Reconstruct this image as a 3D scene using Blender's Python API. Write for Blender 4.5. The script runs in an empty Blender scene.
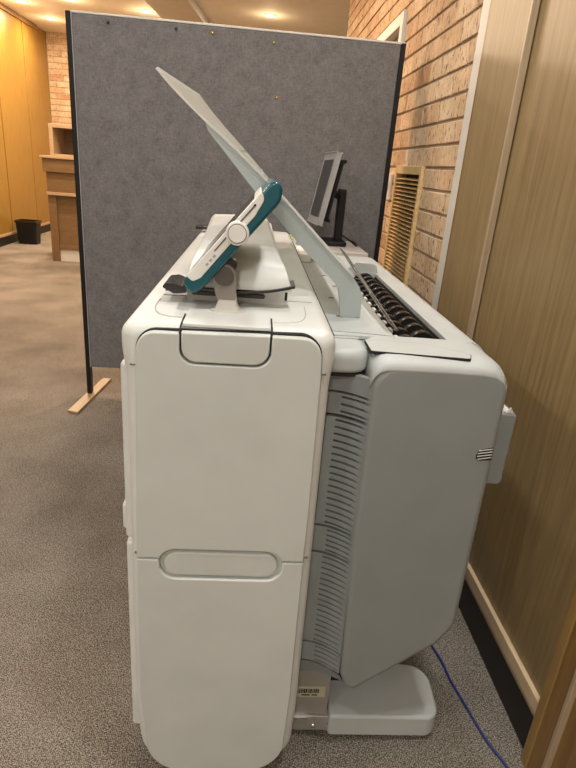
import bpy, bmesh, math, random
from mathutils import Vector, Matrix
random.seed(7)
scene = bpy.context.scene
C = scene.collection

# ------------------------------------------------------------------ materials
def new_mat(name):
    m = bpy.data.materials.new(name); m.use_nodes = True
    nt = m.node_tree; b = nt.nodes['Principled BSDF']
    return m, nt, b
def N(nt, kind, **kw):
    n = nt.nodes.new(kind)
    for k, v in kw.items():
        if k in n.inputs: n.inputs[k].default_value = v
        else: setattr(n, k, v)
    return n
def ramp(nt, fac, stops):
    r = nt.nodes.new('ShaderNodeValToRGB')
    els = r.color_ramp.elements
    while len(els) < len(stops): els.new(0.5)
    for e, (p, c) in zip(els, stops):
        e.position = p; e.color = (*c, 1)
    nt.links.new(fac, r.inputs['Fac'])
    return r.outputs['Color']
def coords(nt, scale=(1, 1, 1)):
    t = N(nt, 'ShaderNodeTexCoord'); mp = N(nt, 'ShaderNodeMapping')
    mp.inputs['Scale'].default_value = scale
    nt.links.new(t.outputs['Object'], mp.inputs['Vector'])
    return mp.outputs['Vector']
def noise(nt, vec, scale, detail=3, rough=.5):
    n = N(nt, 'ShaderNodeTexNoise'); n.inputs['Scale'].default_value = scale
    n.inputs['Detail'].default_value = detail; n.inputs['Roughness'].default_value = rough
    nt.links.new(vec, n.inputs['Vector']); return n.outputs['Fac']
def bump(nt, b, h, strength, dist=.002):
    n = N(nt, 'ShaderNodeBump'); n.inputs['Strength'].default_value = strength
    n.inputs['Distance'].default_value = dist
    nt.links.new(h, n.inputs['Height']); nt.links.new(n.outputs['Normal'], b.inputs['Normal'])
def plastic(name, col, rough=.45, var=.04, grain=.12, spec=.5, metal=0.0, scale=900):
    m, nt, b = new_mat(name)
    v = coords(nt)
    f = noise(nt, v, 9, 2)
    lo = tuple(max(0, c * (1 - var)) for c in col); hi = tuple(min(1, c * (1 + var)) for c in col)
    nt.links.new(ramp(nt, f, [(.3, lo), (.7, hi)]), b.inputs['Base Color'])
    b.inputs['Roughness'].default_value = rough
    b.inputs['Metallic'].default_value = metal
    b.inputs['Specular IOR Level'].default_value = spec
    if grain > 0: bump(nt, b, noise(nt, v, scale, 1), grain, .0005)
    return m
def wood(name, dark, light, scale=(26, 26, 1.3), rough=.4, contrast=(.3, .7)):
    m, nt, b = new_mat(name)
    v = coords(nt, scale)
    f = noise(nt, v, 3.0, 6, .62)
    nt.links.new(ramp(nt, f, [(contrast[0], dark), (contrast[1], light)]), b.inputs['Base Color'])
    b.inputs['Roughness'].default_value = rough
    bump(nt, b, f, .06, .002)
    return m
def emit(name, col, s):
    m, nt, b = new_mat(name)
    b.inputs['Emission Color'].default_value = (*col, 1); b.inputs['Emission Strength'].default_value = s
    b.inputs['Base Color'].default_value = (*col, 1)
    return m

M = {}
M['white'] = plastic('white_plastic', (.71, .725, .705), .42)
M['panel'] = plastic('panel_plastic', (.61, .63, .605), .48)
M['grey'] = plastic('grey_plastic', (.50, .53, .525), .45)
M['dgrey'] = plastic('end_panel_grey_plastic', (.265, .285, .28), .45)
M['tray'] = plastic('tray_grey_plastic', (.42, .47, .47), .32)
M['trayw'] = plastic('tray_pale_plastic', (.56, .58, .56), .22)
M['gap'] = plastic('gap_black', (.012, .012, .011), .8, grain=0)
M['seam'] = plastic('seam_grey', (.2, .2, .18), .7, grain=0)
M['groove'] = plastic('groove_grey', (.42, .42, .39), .6, grain=0)
M['black'] = plastic('black_plastic', (.010, .010, .0105), .45, spec=.3)
M['gloss'] = plastic('smoked_plastic', (.018, .0165, .015), .2, grain=0)
M['teal'] = plastic('teal_plastic', (.003, .085, .115), .2, grain=.03)
M['offwhite'] = plastic('offwhite_plastic', (.78, .77, .73), .35)
M['arm'] = plastic('warm_grey_plastic', (.085, .077, .067), .4)
M['sleeve'] = plastic('mid_grey_plastic', (.22, .20, .175), .42)
M['armlt'] = plastic('pale_arm_plastic', (.60, .585, .53), .42)
M['metal'] = plastic('zinc_plate', (.42, .40, .36), .42, metal=.35, grain=.05)
M['steel'] = plastic('steel', (.75, .74, .70), .25, metal=.9, grain=0)
M['label'] = plastic('label_paper', (.60, .54, .40), .6, grain=0)
M['cable'] = plastic('blue_cable', (.012, .022, .16), .4, grain=0)
M['screen'] = plastic('dark_screen', (.018, .019, .022), .12, grain=0)
M['lcd'] = plastic('monitor_screen', (.05, .05, .055), .3, grain=0)
M['moncase'] = plastic('monitor_bezel', (.42, .41, .40), .45)
M['table'] = plastic('table_laminate', (.62, .56, .52), .5)
M['paper'] = plastic('paper', (.82, .81, .76), .8, grain=0)
M['green'] = plastic('yellow_green_paper', (.62, .68, .28), .8, grain=0)
M['whitepaint'] = plastic('white_paint', (.68, .66, .61), .5)
M['skirt'] = plastic('black_skirting', (.012, .011, .011), .5)
M['pinblack'] = plastic('pin_dark', (.03, .03, .035), .3, grain=0)
M['pingold'] = plastic('pin_brass', (.75, .5, .14), .25, metal=.8, grain=0)
M['ceiling'] = plastic('ceiling_paint', (.80, .74, .64), .7, var=.03, grain=.1, scale=120)
M['beam'] = plastic('beam_paint', (.55, .53, .50), .7, var=.03)
M['plaster'] = plastic('plaster', (.78, .76, .72), .7)
M['wood'] = wood('veneer_wood', (.215, .145, .065), (.335, .24, .115))
M['woodproud'] = wood('veneer_wood_leaf', (.225, .155, .07), (.345, .25, .12))
M['woodedge'] = wood('veneer_edge', (.38, .28, .18), (.50, .39, .26))
M['woodleft'] = wood('cupboard_veneer', (.26, .14, .022), (.39, .225, .042), rough=.3)
M['woodrail'] = wood('pale_timber_rail', (.60, .44, .27), (.75, .58, .38), scale=(30, 2, 30))
M['woodpost'] = wood('post_timber', (.20, .105, .03), (.30, .17, .055))
M['wooddesk'] = wood('desk_veneer', (.16, .095, .04), (.23, .14, .062), scale=(3, 20, 20))
M['woodlight'] = wood('pale_wood', (.40, .28, .16), (.50, .37, .23), scale=(4, 4, 30))
M['woodfoot'] = wood('foot_timber', (.28, .18, .085), (.41, .28, .15), scale=(20, 2, 20))
M['louvre'] = wood('louvre_timber', (.62, .42, .18), (.76, .56, .28), scale=(20, 3, 20))

def carpet_mat():
    m, nt, b = new_mat('loop_carpet')
    v = coords(nt, (1, 1, 1))
    vo = N(nt, 'ShaderNodeTexVoronoi'); vo.inputs['Scale'].default_value = 1; vo.inputs['Randomness'].default_value = .45
    v2 = coords(nt, (230, 380, 1)); nt.links.new(v2, vo.inputs['Vector'])
    f2 = noise(nt, v, 330, 2); big = noise(nt, v, 2.5, 3)
    a = N(nt, 'ShaderNodeMath', operation='MULTIPLY_ADD'); a.inputs[1].default_value = -.55; nt.links.new(vo.outputs['Distance'], a.inputs[0])
    nt.links.new(f2, a.inputs[2])
    a2 = N(nt, 'ShaderNodeMath', operation='MULTIPLY_ADD'); a2.inputs[1].default_value = .25; nt.links.new(big, a2.inputs[0]); nt.links.new(a.outputs[0], a2.inputs[2])
    col = ramp(nt, a2.outputs[0], [(.10, (.022, .019, .016)), (.34, (.185, .160, .133)), (.58, (.56, .50, .42))])
    nt.links.new(col, b.inputs['Base Color'])
    b.inputs['Roughness'].default_value = .95; b.inputs['Specular IOR Level'].default_value = .1
    bump(nt, b, a.outputs[0], .8, .006)
    return m
M['carpet'] = carpet_mat()

def fabric_mat():
    m, nt, b = new_mat('grey_felt')
    v = coords(nt, (1, 1, 1))
    v2 = coords(nt, (60, 60, 220)); v3 = coords(nt, (220, 60, 60))
    f1 = noise(nt, v2, 1, 3); f2 = noise(nt, v3, 1, 3); big = noise(nt, v, 14, 4, .7)
    a = N(nt, 'ShaderNodeMath', operation='ADD'); nt.links.new(f1, a.inputs[0]); nt.links.new(f2, a.inputs[1])
    a2 = N(nt, 'ShaderNodeMath', operation='ADD'); nt.links.new(a.outputs[0], a2.inputs[0]); nt.links.new(big, a2.inputs[1])
    a3 = N(nt, 'ShaderNodeMath', operation='MULTIPLY'); a3.inputs[1].default_value = .333; nt.links.new(a2.outputs[0], a3.inputs[0])
    nt.links.new(ramp(nt, a3.outputs[0], [(.36, (.132, .125, .126)), (.64, (.245, .235, .237))]), b.inputs['Base Color'])
    b.inputs['Roughness'].default_value = 1; b.inputs['Specular IOR Level'].default_value = .05
    bump(nt, b, a3.outputs[0], .4, .003)
    return m
M['felt'] = fabric_mat()

def brick_mat():
    m, nt, b = new_mat('speckled_brick')
    g = N(nt, 'ShaderNodeNewGeometry')
    v = coords(nt)
    base = ramp(nt, g.outputs['Random Per Island'], [(0, (.52, .31, .17)), (.10, (.64, .43, .25)), (.5, (.73, .54, .34)), (.8, (.80, .62, .42)), (1, (.72, .49, .29))])
    v_ = coords(nt, (1, 1, .45)); sp = noise(nt, v_, 75, 4, .65); st = noise(nt, v, 9, 4, .6)
    c1 = ramp(nt, sp, [(.34, (.16, .11, .08)), (.44, (1, 1, 1))])
    c2 = ramp(nt, st, [(.3, (.72, .66, .62)), (.65, (1.0, 1.0, 1.0))])
    x = N(nt, 'ShaderNodeMix', data_type='RGBA', blend_type='MULTIPLY'); x.inputs[0].default_value = 1
    nt.links.new(base, x.inputs[6]); nt.links.new(c1, x.inputs[7])
    y = N(nt, 'ShaderNodeMix', data_type='RGBA', blend_type='MULTIPLY'); y.inputs[0].default_value = 1
    nt.links.new(x.outputs[2], y.inputs[6]); nt.links.new(c2, y.inputs[7])
    nt.links.new(y.outputs[2], b.inputs['Base Color'])
    b.inputs['Roughness'].default_value = .85
    bump(nt, b, sp, .5, .004)
    return m
M['brick'] = brick_mat()
M['mortar'] = plastic('mortar', (.40, .33, .25), .95, grain=.3, scale=200)
def translucent_plastic():
    m, nt, b = new_mat('frosted_tray_plastic')
    b.inputs['Base Color'].default_value = (.74, .745, .72, 1); b.inputs['Roughness'].default_value = .22
    t = N(nt, 'ShaderNodeBsdfTranslucent'); t.inputs['Color'].default_value = (.92, .93, .90, 1)
    mx = N(nt, 'ShaderNodeMixShader'); mx.inputs[0].default_value = .5
    nt.links.new(b.outputs[0], mx.inputs[1]); nt.links.new(t.outputs[0], mx.inputs[2])
    tp = N(nt, 'ShaderNodeBsdfTransparent'); tp.inputs['Color'].default_value = (.95, .96, .95, 1)
    m2 = N(nt, 'ShaderNodeMixShader'); m2.inputs[0].default_value = .3
    nt.links.new(mx.outputs[0], m2.inputs[1]); nt.links.new(tp.outputs[0], m2.inputs[2])
    nt.links.new(m2.outputs[0], nt.nodes['Material Output'].inputs['Surface'])
    return m
M['trayw'] = translucent_plastic()
def acrylic():
    m, nt, b = new_mat('clear_acrylic')
    b.inputs['Base Color'].default_value = (.86, .88, .87, 1); b.inputs['Roughness'].default_value = .06
    b.inputs['Transmission Weight'].default_value = .92; b.inputs['IOR'].default_value = 1.2
    return m
M['acrylic'] = acrylic()

# ------------------------------------------------------------------ mesh helpers
def obj(name, bm, mat, parent=None, loc=None, smooth=35):
    """link bm (world coordinates) as one mesh object under parent / at loc"""
    base = Vector(loc) if loc else Vector((0, 0, 0))
    if parent is not None:
        base = Vector((0, 0, 0)); p = parent
        while p: base += p.location; p = p.parent
    bmesh.ops.translate(bm, verts=bm.verts, vec=-base)
    bmesh.ops.recalc_face_normals(bm, faces=bm.faces)
    me = bpy.data.meshes.new(name); bm.to_mesh(me); bm.free()
    for mm in (mat if isinstance(mat, (list, tuple)) else [mat]): me.materials.append(mm)
    for p in me.polygons: p.use_smooth = True
    me.set_sharp_from_angle(angle=math.radians(smooth))
    o = bpy.data.objects.new(name, me); C.objects.link(o)
    wn = o.modifiers.new('weighted_normal', 'WEIGHTED_NORMAL'); wn.keep_sharp = True; wn.weight = 100
    if parent is not None: o.parent = parent
    elif loc: o.location = loc
    return o
def tag(o, label, cat=None, group=None):
    o['label'] = label
    if cat: o['category'] = cat
    if group: o['group'] = group
    return o
def empty(name, loc, label, cat, group=None):
    o = bpy.data.objects.new(name, None); o.empty_display_size = .05; C.objects.link(o)
    o.location = loc; return tag(o, label, cat, group)
def struct(o): o['kind'] = 'structure'; return o

def rpoly(pts, seg=8):
    """polygon corners (a, b, radius) -> point list with arcs"""
    out = []; n = len(pts)
    for i in range(n):
        p = Vector(pts[i][:2]); r = pts[i][2] if len(pts[i]) > 2 else 0
        a = Vector(pts[i - 1][:2]) - p; c = Vector(pts[(i + 1) % n][:2]) - p
        if r <= 0: out.append(tuple(p)); continue
        la, lc = a.length, c.length
        a.normalize(); c.normalize()
        ang = a.angle(c)
        if ang > 3.1: out.append(tuple(p)); continue
        d = min(r / math.tan(ang / 2), la * .49, lc * .49); rr = d * math.tan(ang / 2)
        bis = (a + c).normalized(); cen = p + bis * (rr / math.sin(ang / 2))
        s = p + a * d - cen; e = p + c * d - cen
        a0 = math.atan2(s.y, s.x); a1 = math.atan2(e.y, e.x)
        da = (a1 - a0 + math.pi) % (2 * math.pi) - math.pi
        for k in range(seg + 1):
            t = a0 + da * k / seg
            out.append((cen.x + rr * math.cos(t), cen.y + rr * math.sin(t)))
    return out
def offset(pts, d):
    """inward miter offset of a closed polygon"""
    n = len(pts); area = sum(pts[i][0] * pts[(i + 1) % n][1] - pts[(i + 1) % n][0] * pts[i][1] for i in range(n))
    sgn = 1 if area > 0 else -1
    out = []
    for i in range(n):
        p = Vector(pts[i]); a = p - Vector(pts[i - 1]); b = Vector(pts[(i + 1) % n]) - p
        if a.length < 1e-7: a = b
        if b.length < 1e-7: b = a
        a.normalize(); b.normalize()
        n1 = Vector((-a.y, a.x)) * sgn; n2 = Vector((-b.y, b.x)) * sgn
        m = n1 + n2
        if m.length < 1e-6: m = n1
        m.normalize(); k = max(.35, m.dot(n1))
        out.append(tuple(p + m * (d / k)))
    return out
def to3(axis, a, b, h):
    return {'y': (a, h, b), 'x': (h, a, b), 'z': (a, b, h)}[axis]
def prism(bm, pts, h0, h1, axis='y', bev0=0, bev1=0, seg=4, mi=0):
    """extrude polygon from h0 to h1 with rounded rims of radius bev0 / bev1"""
    s = 1 if h1 > h0 else -1
    rings = []
    if bev0 > 0:
        for k in range(seg + 1):
            t = math.pi / 2 * k / seg
            rings.append((offset(pts, bev0 * (1 - math.sin(t))), h0 + s * bev0 * (1 - math.cos(t))))
    else: rings.append((pts, h0))
    if bev1 > 0:
        for k in range(seg + 1):
            t = math.pi / 2 * (1 - k / seg)
            rings.append((offset(pts, bev1 * (1 - math.sin(t))), h1 - s * bev1 * (1 - math.cos(t))))
    else: rings.append((pts, h1))
    return loft(bm, [[to3(axis, a, b, h) for a, b in r] for r, h in rings], mi=mi)
def loft(bm, rings, closed=True, caps=True, mi=0):
    vs = [[bm.verts.new(p) for p in r] for r in rings]
    n = len(vs[0]); fs = []
    for i in range(len(vs) - 1):
        for j in range(n if closed else n - 1):
            k = (j + 1) % n
            try: fs.append(bm.faces.new((vs[i][j], vs[i][k], vs[i + 1][k], vs[i + 1][j])))
            except ValueError: pass
    if caps and closed:
        fs.append(bm.faces.new(vs[0])); fs.append(bm.faces.new(vs[-1][::-1]))
    for f in fs: f.material_index = mi
    return vs
def box(bm, x0, x1, y0, y1, z0, z1, r=0, mi=0, axis='z', bev=None):
    """box; r rounds every edge a little"""
    if r <= 0:
        return prism(bm, [(x0, y0), (x1, y0), (x1, y1), (x0, y1)], z0, z1, 'z', mi=mi)
    if axis == 'z': return prism(bm, rpoly([(x0, y0, r), (x1, y0, r), (x1, y1, r), (x0, y1, r)], 4), z0, z1, 'z', bev or r * .98, bev or r * .98, 3, mi)
    if axis == 'y': return prism(bm, rpoly([(x0, z0, r), (x1, z0, r), (x1, z1, r), (x0, z1, r)], 5), y0, y1, 'y', bev or r * .98, bev or r * .98, 3, mi)
    return prism(bm, rpoly([(y0, z0, r), (y1, z0, r), (y1, z1, r), (y0, z1, r)], 5), x0, x1, 'x', bev or r * .98, bev or r * .98, 3, mi)
def circle(cx, cy, r, n=28): return [(cx + r * math.cos(2 * math.pi * k / n), cy + r * math.sin(2 * math.pi * k / n)) for k in range(n)]
def tube(bm, path, r, n=8, mi=0, cap=True):
    P = [Vector(p) for p in path]; rings = []; up = None
    for i, p in enumerate(P):
        t = (P[min(i + 1, len(P) - 1)] - P[max(i - 1, 0)]).normalized()
        if up is None: up = t.orthogonal().normalized()
        up = (up - t * up.dot(t)).normalized(); sd = t.cross(up)
        rings.append([tuple(p + up * (r * math.cos(2 * math.pi * k / n)) + sd * (r * math.sin(2 * math.pi * k / n))) for k in range(n)])
    loft(bm, rings, caps=cap, mi=mi)
def B(): return bmesh.new()
def spline(pts, m=8):
    P = [Vector(p) for p in pts]; out = []
    for i in range(len(P) - 1):
        p0, p1, p2, p3 = P[max(i - 1, 0)], P[i], P[i + 1], P[min(i + 2, len(P) - 1)]
        for k in range(m):
            t = k / m
            out.append(.5 * ((2 * p1) + (p2 - p0) * t + (2 * p0 - 5 * p1 + 4 * p2 - p3) * t * t + (3 * p1 - p0 - 3 * p2 + p3) * t ** 3))
    out.append(P[-1]); return out

# ------------------------------------------------------------------ camera
cam = bpy.data.cameras.new('camera'); co = bpy.data.objects.new('camera', cam); C.objects.link(co)
F = 561.0; HC = 1.28
down = Vector((172 - 288, 1830 - 384, F)).normalized()
v = Vector((258 - 288, 164 - 384, F)).normalized()
fw = (v - down * v.dot(down)).normalized(); right = down.cross(fw)
Rm = Matrix((right, fw, -down))          # rows: world axes in camera frame (x right, y down, z forward)
col = [Rm.col[0], -Rm.col[1], -Rm.col[2]]
mw = Matrix.Identity(4)
for i in range(3):
    for j in range(3): mw[j][i] = col[i][j]
mw.translation = Vector((0, 0, HC)); co.matrix_world = mw
cam.sensor_fit = 'VERTICAL'; cam.sensor_height = 36; cam.lens = 36 * F / 768; cam.clip_start = .05
scene.camera = co

# ------------------------------------------------------------------ the room
XR = .724; XL = -3.36; YF = 10.2; YB = -2.4; ZC = 2.93
def slab(name, mat, x0, x1, y0, y1, z0, z1):
    bm = B(); box(bm, x0, x1, y0, y1, z0, z1); return struct(obj(name, bm, mat))
slab('floor', M['carpet'], XL - .1, 3.3, YB - .1, YF + .1, -.1, 0)
slab('ceiling', M['ceiling'], XL - .1, 3.3, YB - .1, YF + .1, ZC, ZC + .1)
slab('wall_back', M['plaster'], XL - .1, XR + .1, YB - .1, YB, 0, ZC)
slab('wall_return', M['plaster'], XR + .12, 3.2, 5.6, 5.7, 0, ZC)
slab('wall_far_right', M['plaster'], 3.2, 3.3, 5.6, YF, 0, ZC)

def bricks(bm, plane, pos, a0, a1, z0, z1, out, thick, hole=None, off=.032):
    """running bond; plane 'x' (bricks run along y) or 'y' (run along x)"""
    H = .0858; k0 = math.floor((z0 - off) / H) - 1
    for k in range(k0, int((z1 - off) / H) + 2):
        zb = off + k * H + .005; zt = zb + H - .011
        zb, zt = max(zb, z0), min(zt, z1)
        if zt - zb < .01: continue
        a = a0 - (.12 if k % 2 else 0) - .02 + .012 * math.sin(k * 7.1)
        while a < a1:
            b0, b1 = max(a + .0045, a0), min(a + .24 - .0045, a1); a += .24
            if b1 - b0 < .015: continue
            segs = [(b0, b1)]
            if hole:
                for (h0, h1, hz0, hz1) in hole:
                    if zt > hz0 + .02 and zb < hz1 - .02:
                        ns = []
                        for s0, s1 in segs:
                            if s1 <= h0 or s0 >= h1: ns.append((s0, s1)); continue
                            if s0 < h0 - .01: ns.append((s0, h0))
                            if s1 > h1 + .01: ns.append((h1, s1))
                        segs = ns
            for s0, s1 in segs:
                j = random.uniform(-.0015, .0015); d = .0025
                f, bk = pos + out * j, pos - out * thick
                r0 = [(s0, zb), (s1, zb), (s1, zt), (s0, zt)]; r1 = offset(r0, d)
                loft(bm, [[to3(plane, *p, bk) for p in r0], [to3(plane, *p, f - out * d) for p in r0], [to3(plane, *p, f) for p in r1]], mi=0)
# right wall: brick part, with door and vent openings
bm = B()
holes = [(3.33, 4.27, 0, 2.07), (2.60, 3.06, .32, 1.31)]
bricks(bm, 'x', XR, 2.15, 5.7, 0, ZC, -1, .02, holes)
def quadbox(*a): box(bm, *a, mi=1)
quadbox(XR + .008, XR + .12, 2.13, 2.60, 0, ZC); quadbox(XR + .008, XR + .12, 3.06, 3.33, 0, ZC)
quadbox(XR + .008, XR + .12, 2.60, 3.06, 0, .32); quadbox(XR + .008, XR + .12, 2.60, 3.06, 1.31, ZC)
quadbox(XR + .008, XR + .12, 3.33, 4.27, 2.07, ZC); quadbox(XR + .008, XR + .12, 4.27, 5.7, 0, ZC)
quadbox(XR + .10, XR + .12, 2.60, 4.27, 0, 2.2)
struct(obj('wall_right', bm, [M['brick'], M['mortar']]))
# far wall of brick
bm = B(); bricks(bm, 'y', YF, XL, -2.2, 0, ZC, -1, .02); box(bm, XL - .1, 3.2, YF + .008, YF + .12, 0, ZC, mi=1)
struct(obj('wall_far', bm, [M['brick'], M['mortar']]))
# timber lining nearest the camera on the right
bm = B(); box(bm, XR, XR + .12, YB, 2.115, 0, ZC); struct(obj('wall_right_timber', bm, M['wood']))
bm = B(); box(bm, XR - .022, XR + .01, 1.722, 2.032, .166, ZC - .02, .002)
struct(obj('trim_1', bm, M['woodproud']))                           # proud leaf of timber lining
bm = B(); box(bm, XR - .023, XR - .003, 1.712, 1.724, .166, ZC - .02, .002); struct(obj('trim_2', bm, M['woodedge']))
bm = B(); box(bm, XR - .006, XR + .02, 2.078, 2.165, 0, ZC - .001, .002); struct(obj('trim_3', bm, M['whitepaint']))
bm = B(); box(bm, XR - .012, XR + .02, 2.03, 2.077, .0, ZC - .001, .003); struct(obj('trim_4', bm, M['woodpost']))
bm = B(); box(bm, XR - .006, XR + .01, .90, 2.08, 0, .112); struct(obj('baseboard_right', bm, M['skirt']))
bm = B(); box(bm, XR - .007, XR + .01, .90, 2.08, .112, .128); struct(obj('trim_5', bm, M['woodedge']))
bm = B(); box(bm, XR - .012, XR + .01, .90, 2.08, .128, .166, .002); struct(obj('trim_6', bm, M['woodrail']))
# door frame post close to the camera
bm = B(); box(bm, XR - .024, XR + .03, .872, .898, 0, 2.2, .003); struct(obj('trim_7', bm, wood('post_edge', (.27, .16, .05), (.36, .225, .08))))
bm = B(); box(bm, XR - .020, XR + .03, .826, .872, 0, 2.2, .002); struct(obj('trim_8', bm, M['woodpost']))
bm = B(); box(bm, XR - .024, XR + .03, .815, .826, 0, 2.2, .002); struct(obj('trim_9', bm, M['woodedge']))
bm = B(); box(bm, XR - .012, XR + .03, .62, .815, 0, 2.2, .002); struct(obj('trim_10', bm, M['woodpost']))

# left wall: tall cupboard-like timber lining with joints
bm = B(); box(bm, XL - .1, XL - .012, YB, YF, 0, ZC, mi=1)
y = -2.4
for yj in (-1.3, -.1, 1.1, 2.3, 3.5, 4.7, 5.9, 6.9, 8.26, 9.22, 9.72):
    box(bm, XL - .02, XL, y + .011, yj - .011, .14, ZC - .05, .003); y = yj
box(bm, XL - .02, XL - .008, 9.73, YF, 0, ZC, mi=0)
struct(obj('wall_left', bm, [M['woodleft'], M['gap']]))
bm = B(); box(bm, XL - .05, XL + .012, YB, YF, 0, .115); struct(obj('baseboard_left', bm, M['skirt']))
bm = B(); box(bm, XL - .05, XL + .02, YB, 9.72, .115, .145, .002); struct(obj('trim_11', bm, M['woodlight']))
bm = B(); box(bm, XL - .05, XL + .03, YB, 9.74, ZC - .06, ZC, .003); struct(obj('trim_12', bm, M['woodpost']))
# shallow boxed beam running across the ceiling
bm = B()
lo = [(-1.36, 6.6), (-.86, 6.6), (-.62, 9.6), (-1.12, 9.6)]
prism(bm, lo, ZC - .10, ZC + .02, 'z'); struct(obj('trim_13', bm, M['beam']))

# door in the brick wall (frame and leaf)
bm = B()
box(bm, XR - .02, XR + .1, 3.33, 3.39, 0, 2.07, .003); box(bm, XR - .02, XR + .1, 4.21, 4.27, 0, 2.07, .003); box(bm, XR - .02, XR + .1, 3.39, 4.21, 2.01, 2.07, .003)
dr = struct(obj('door_1', bm, M['whitepaint']))
bm = B(); box(bm, XR + .03, XR + .07, 3.395, 4.205, .01, 2.005, .003)
obj('door_leaf', bm, plastic('door_paint', (.36, .33, .27), .5), dr)
bm = B(); tube(bm, [(XR + .03, 3.47, 1.02), (XR - .02, 3.47, 1.02), (XR - .02, 3.57, 1.02)], .009); obj('door_handle', bm, M['steel'], dr)

# ------------------------------------------------------------------ louvred vent + switch on the brick
vent = empty('wall_vent', (XR, 2.83, .32), 'tall pale timber louvred air vent set in the brick wall', 'vent')
bm = B()
for a in ((2.585, 2.609, .30, 1.325), (3.051, 3.075, .30, 1.325)): box(bm, XR - .014, XR + .02, *a, .002)
for a in ((2.609, 3.051, .30, .345), (2.609, 3.051, 1.288, 1.325)): box(bm, XR - .013, XR + .02, *a, .002)
obj('frame', bm, M['louvre'], vent)
bm = B(); z = .36
while z < 1.282:
    pr = [(XR - .012, z - .0035), (XR - .011, z - .0055), (XR + .018, z + .003), (XR + .017, z + .005)]
    loft(bm, [[(a, 2.613, b) for a, b in pr], [(a, 3.047, b) for a, b in pr]]); z += .0185
obj('louvre', bm, M['louvre'], vent)
bm = B(); box(bm, XR + .045, XR + .06, 2.60, 3.06, .33, 1.30); obj('backing', bm, M['gap'], vent)
sw = empty('light_switch', (XR, 3.22, 1.15), 'white light switch plate on brick beside the dark edge of the felt screen', 'switch')
bm = B(); box(bm, XR - .012, XR + .001, 3.165, 3.25, 1.15, 1.285, .004, axis='x', bev=.003); obj('plate', bm, M['offwhite'], sw)
bm = B(); box(bm, XR - .017, XR - .011, 3.195, 3.22, 1.20, 1.235, .002, axis='x', bev=.0015); obj('rocker', bm, M['offwhite'], sw)

# ------------------------------------------------------------------ ceiling lamps and added unseen lights
def downlight(x, y, label, warm, power, build=True):
    t = empty('ceiling_downlight', (x, y, ZC), label, 'ceiling light', 'recessed ceiling downlights') if build else None
    if build:
        P = bpy.data.lights.new('ceiling_glow_fill', 'POINT'); P.energy = 3.2; P.color = (1.0, .76, .45); P.shadow_soft_size = .04
        po = bpy.data.objects.new('ceiling_glow_fill', P); C.objects.link(po); po.location = (x, y, ZC - .16)  # extra point light added below each fixture to brighten the ceiling
        bm = B()
        n = 28
        rings = []
        for r, z in ((.075, ZC), (.075, ZC - .006), (.058, ZC - .008), (.052, ZC - .001)):
            rings.append([(x + r * math.cos(2 * math.pi * k / n), y + r * math.sin(2 * math.pi * k / n), z) for k in range(n)])
        loft(bm, rings, caps=False); obj('trim_ring', bm, M['whitepaint'], t)
        bm = B(); prism(bm, circle(x, y, .053, n), ZC - .003, ZC - .0005, 'z')
        obj('lamp', bm, emit('lamp_glow', (1.0, .84, .58) if warm else (1, .95, .88), 60), t)
    L = bpy.data.lights.new('overhead_light', 'AREA'); L.shape = 'DISK'; L.size = .11; L.energy = power
    L.color = (1.0, .74, .52) if warm else (1.0, .98, .935)
    lo = bpy.data.objects.new('overhead_light', L); C.objects.link(lo); lo.location = (x, y, ZC - .012)
far = [(-2.32, 7.97, 'glowing ceiling downlight at the top edge just left of the felt screen post'),
       (-3.006, 8.322, 'glowing ceiling downlight nearest the top left corner of the photo'),
       (-2.945, 9.183, 'glowing ceiling downlight closest to the corner of cupboard wall and brick'),
       (-1.474, 8.203, 'glowing ceiling downlight half hidden behind the screen top, left of beam'),
       (.053, 7.781, 'glowing ceiling downlight right of the beam, above the middle of felt screen')]
for x, y, l in far: downlight(x, y, l, True, 22 if x < -2.5 else 40)
for x, y, w, p in ((-2.2, 6.3, 1, 66), (-.9, 5.7, 1, 46), (-2.2, 4.2, 1, 27), (-.3, 3.9, 1, 32),
                   (-2.3, 2.2, 0, 16), (-.75, 2.0, 0, 10), (.34, 1.75, 0, 13), (-2.3, .4, 0, 15), (.44, .5, 0, 18), (-.7, .1, 0, 9.5), (-.4, -1.7, 0, 31), (-2.3, -1.7, 0, 20)):
    downlight(x, y, '', w, p, build=False)  # unseen lights without fixtures, added and placed to light the printer and room

# ------------------------------------------------------------------ felt office screen
SY = 2.967
scr = empty('office_screen', (-.11, SY, 0), 'grey felt office partition screen standing behind the printer on timber feet', 'partition screen')
bm = B(); box(bm, -.858, .632, SY - .012, SY + .022, .174, 1.842, .006); obj('felt_panel', bm, M['felt'], scr)
bm = B(); box(bm, -.862, .652, SY - .013, SY + .025, 1.842, 1.852, .003); tag(obj('top_trim', bm, M['whitepaint'], scr), 'pale top trim strip')
bm = B(); box(bm, -.861, -.8575, SY - .0135, SY + .02, .174, 1.843); obj('edge_trim', bm, plastic('grey_trim', (.42, .41, .41), .5), scr)
for x0, x1 in ((-.884, -.861), (.632, .654)):
    bm = B(); box(bm, x0, x1, SY - .016, SY + .028, .016, 1.848, .003); tag(obj('post', bm, M['black'], scr), 'black edge post')
for dx in (0, 1.505):
    bm = B(); prism(bm, [(-.922 + dx, 2.72), (-.864 + dx, 2.70), (-.812 + dx, 3.20), (-.862 + dx, 3.205)], 0, .0155, 'z', 0, .003); tag(obj('foot', bm, M['woodfoot'], scr), 'flat timber foot bar')
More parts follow.
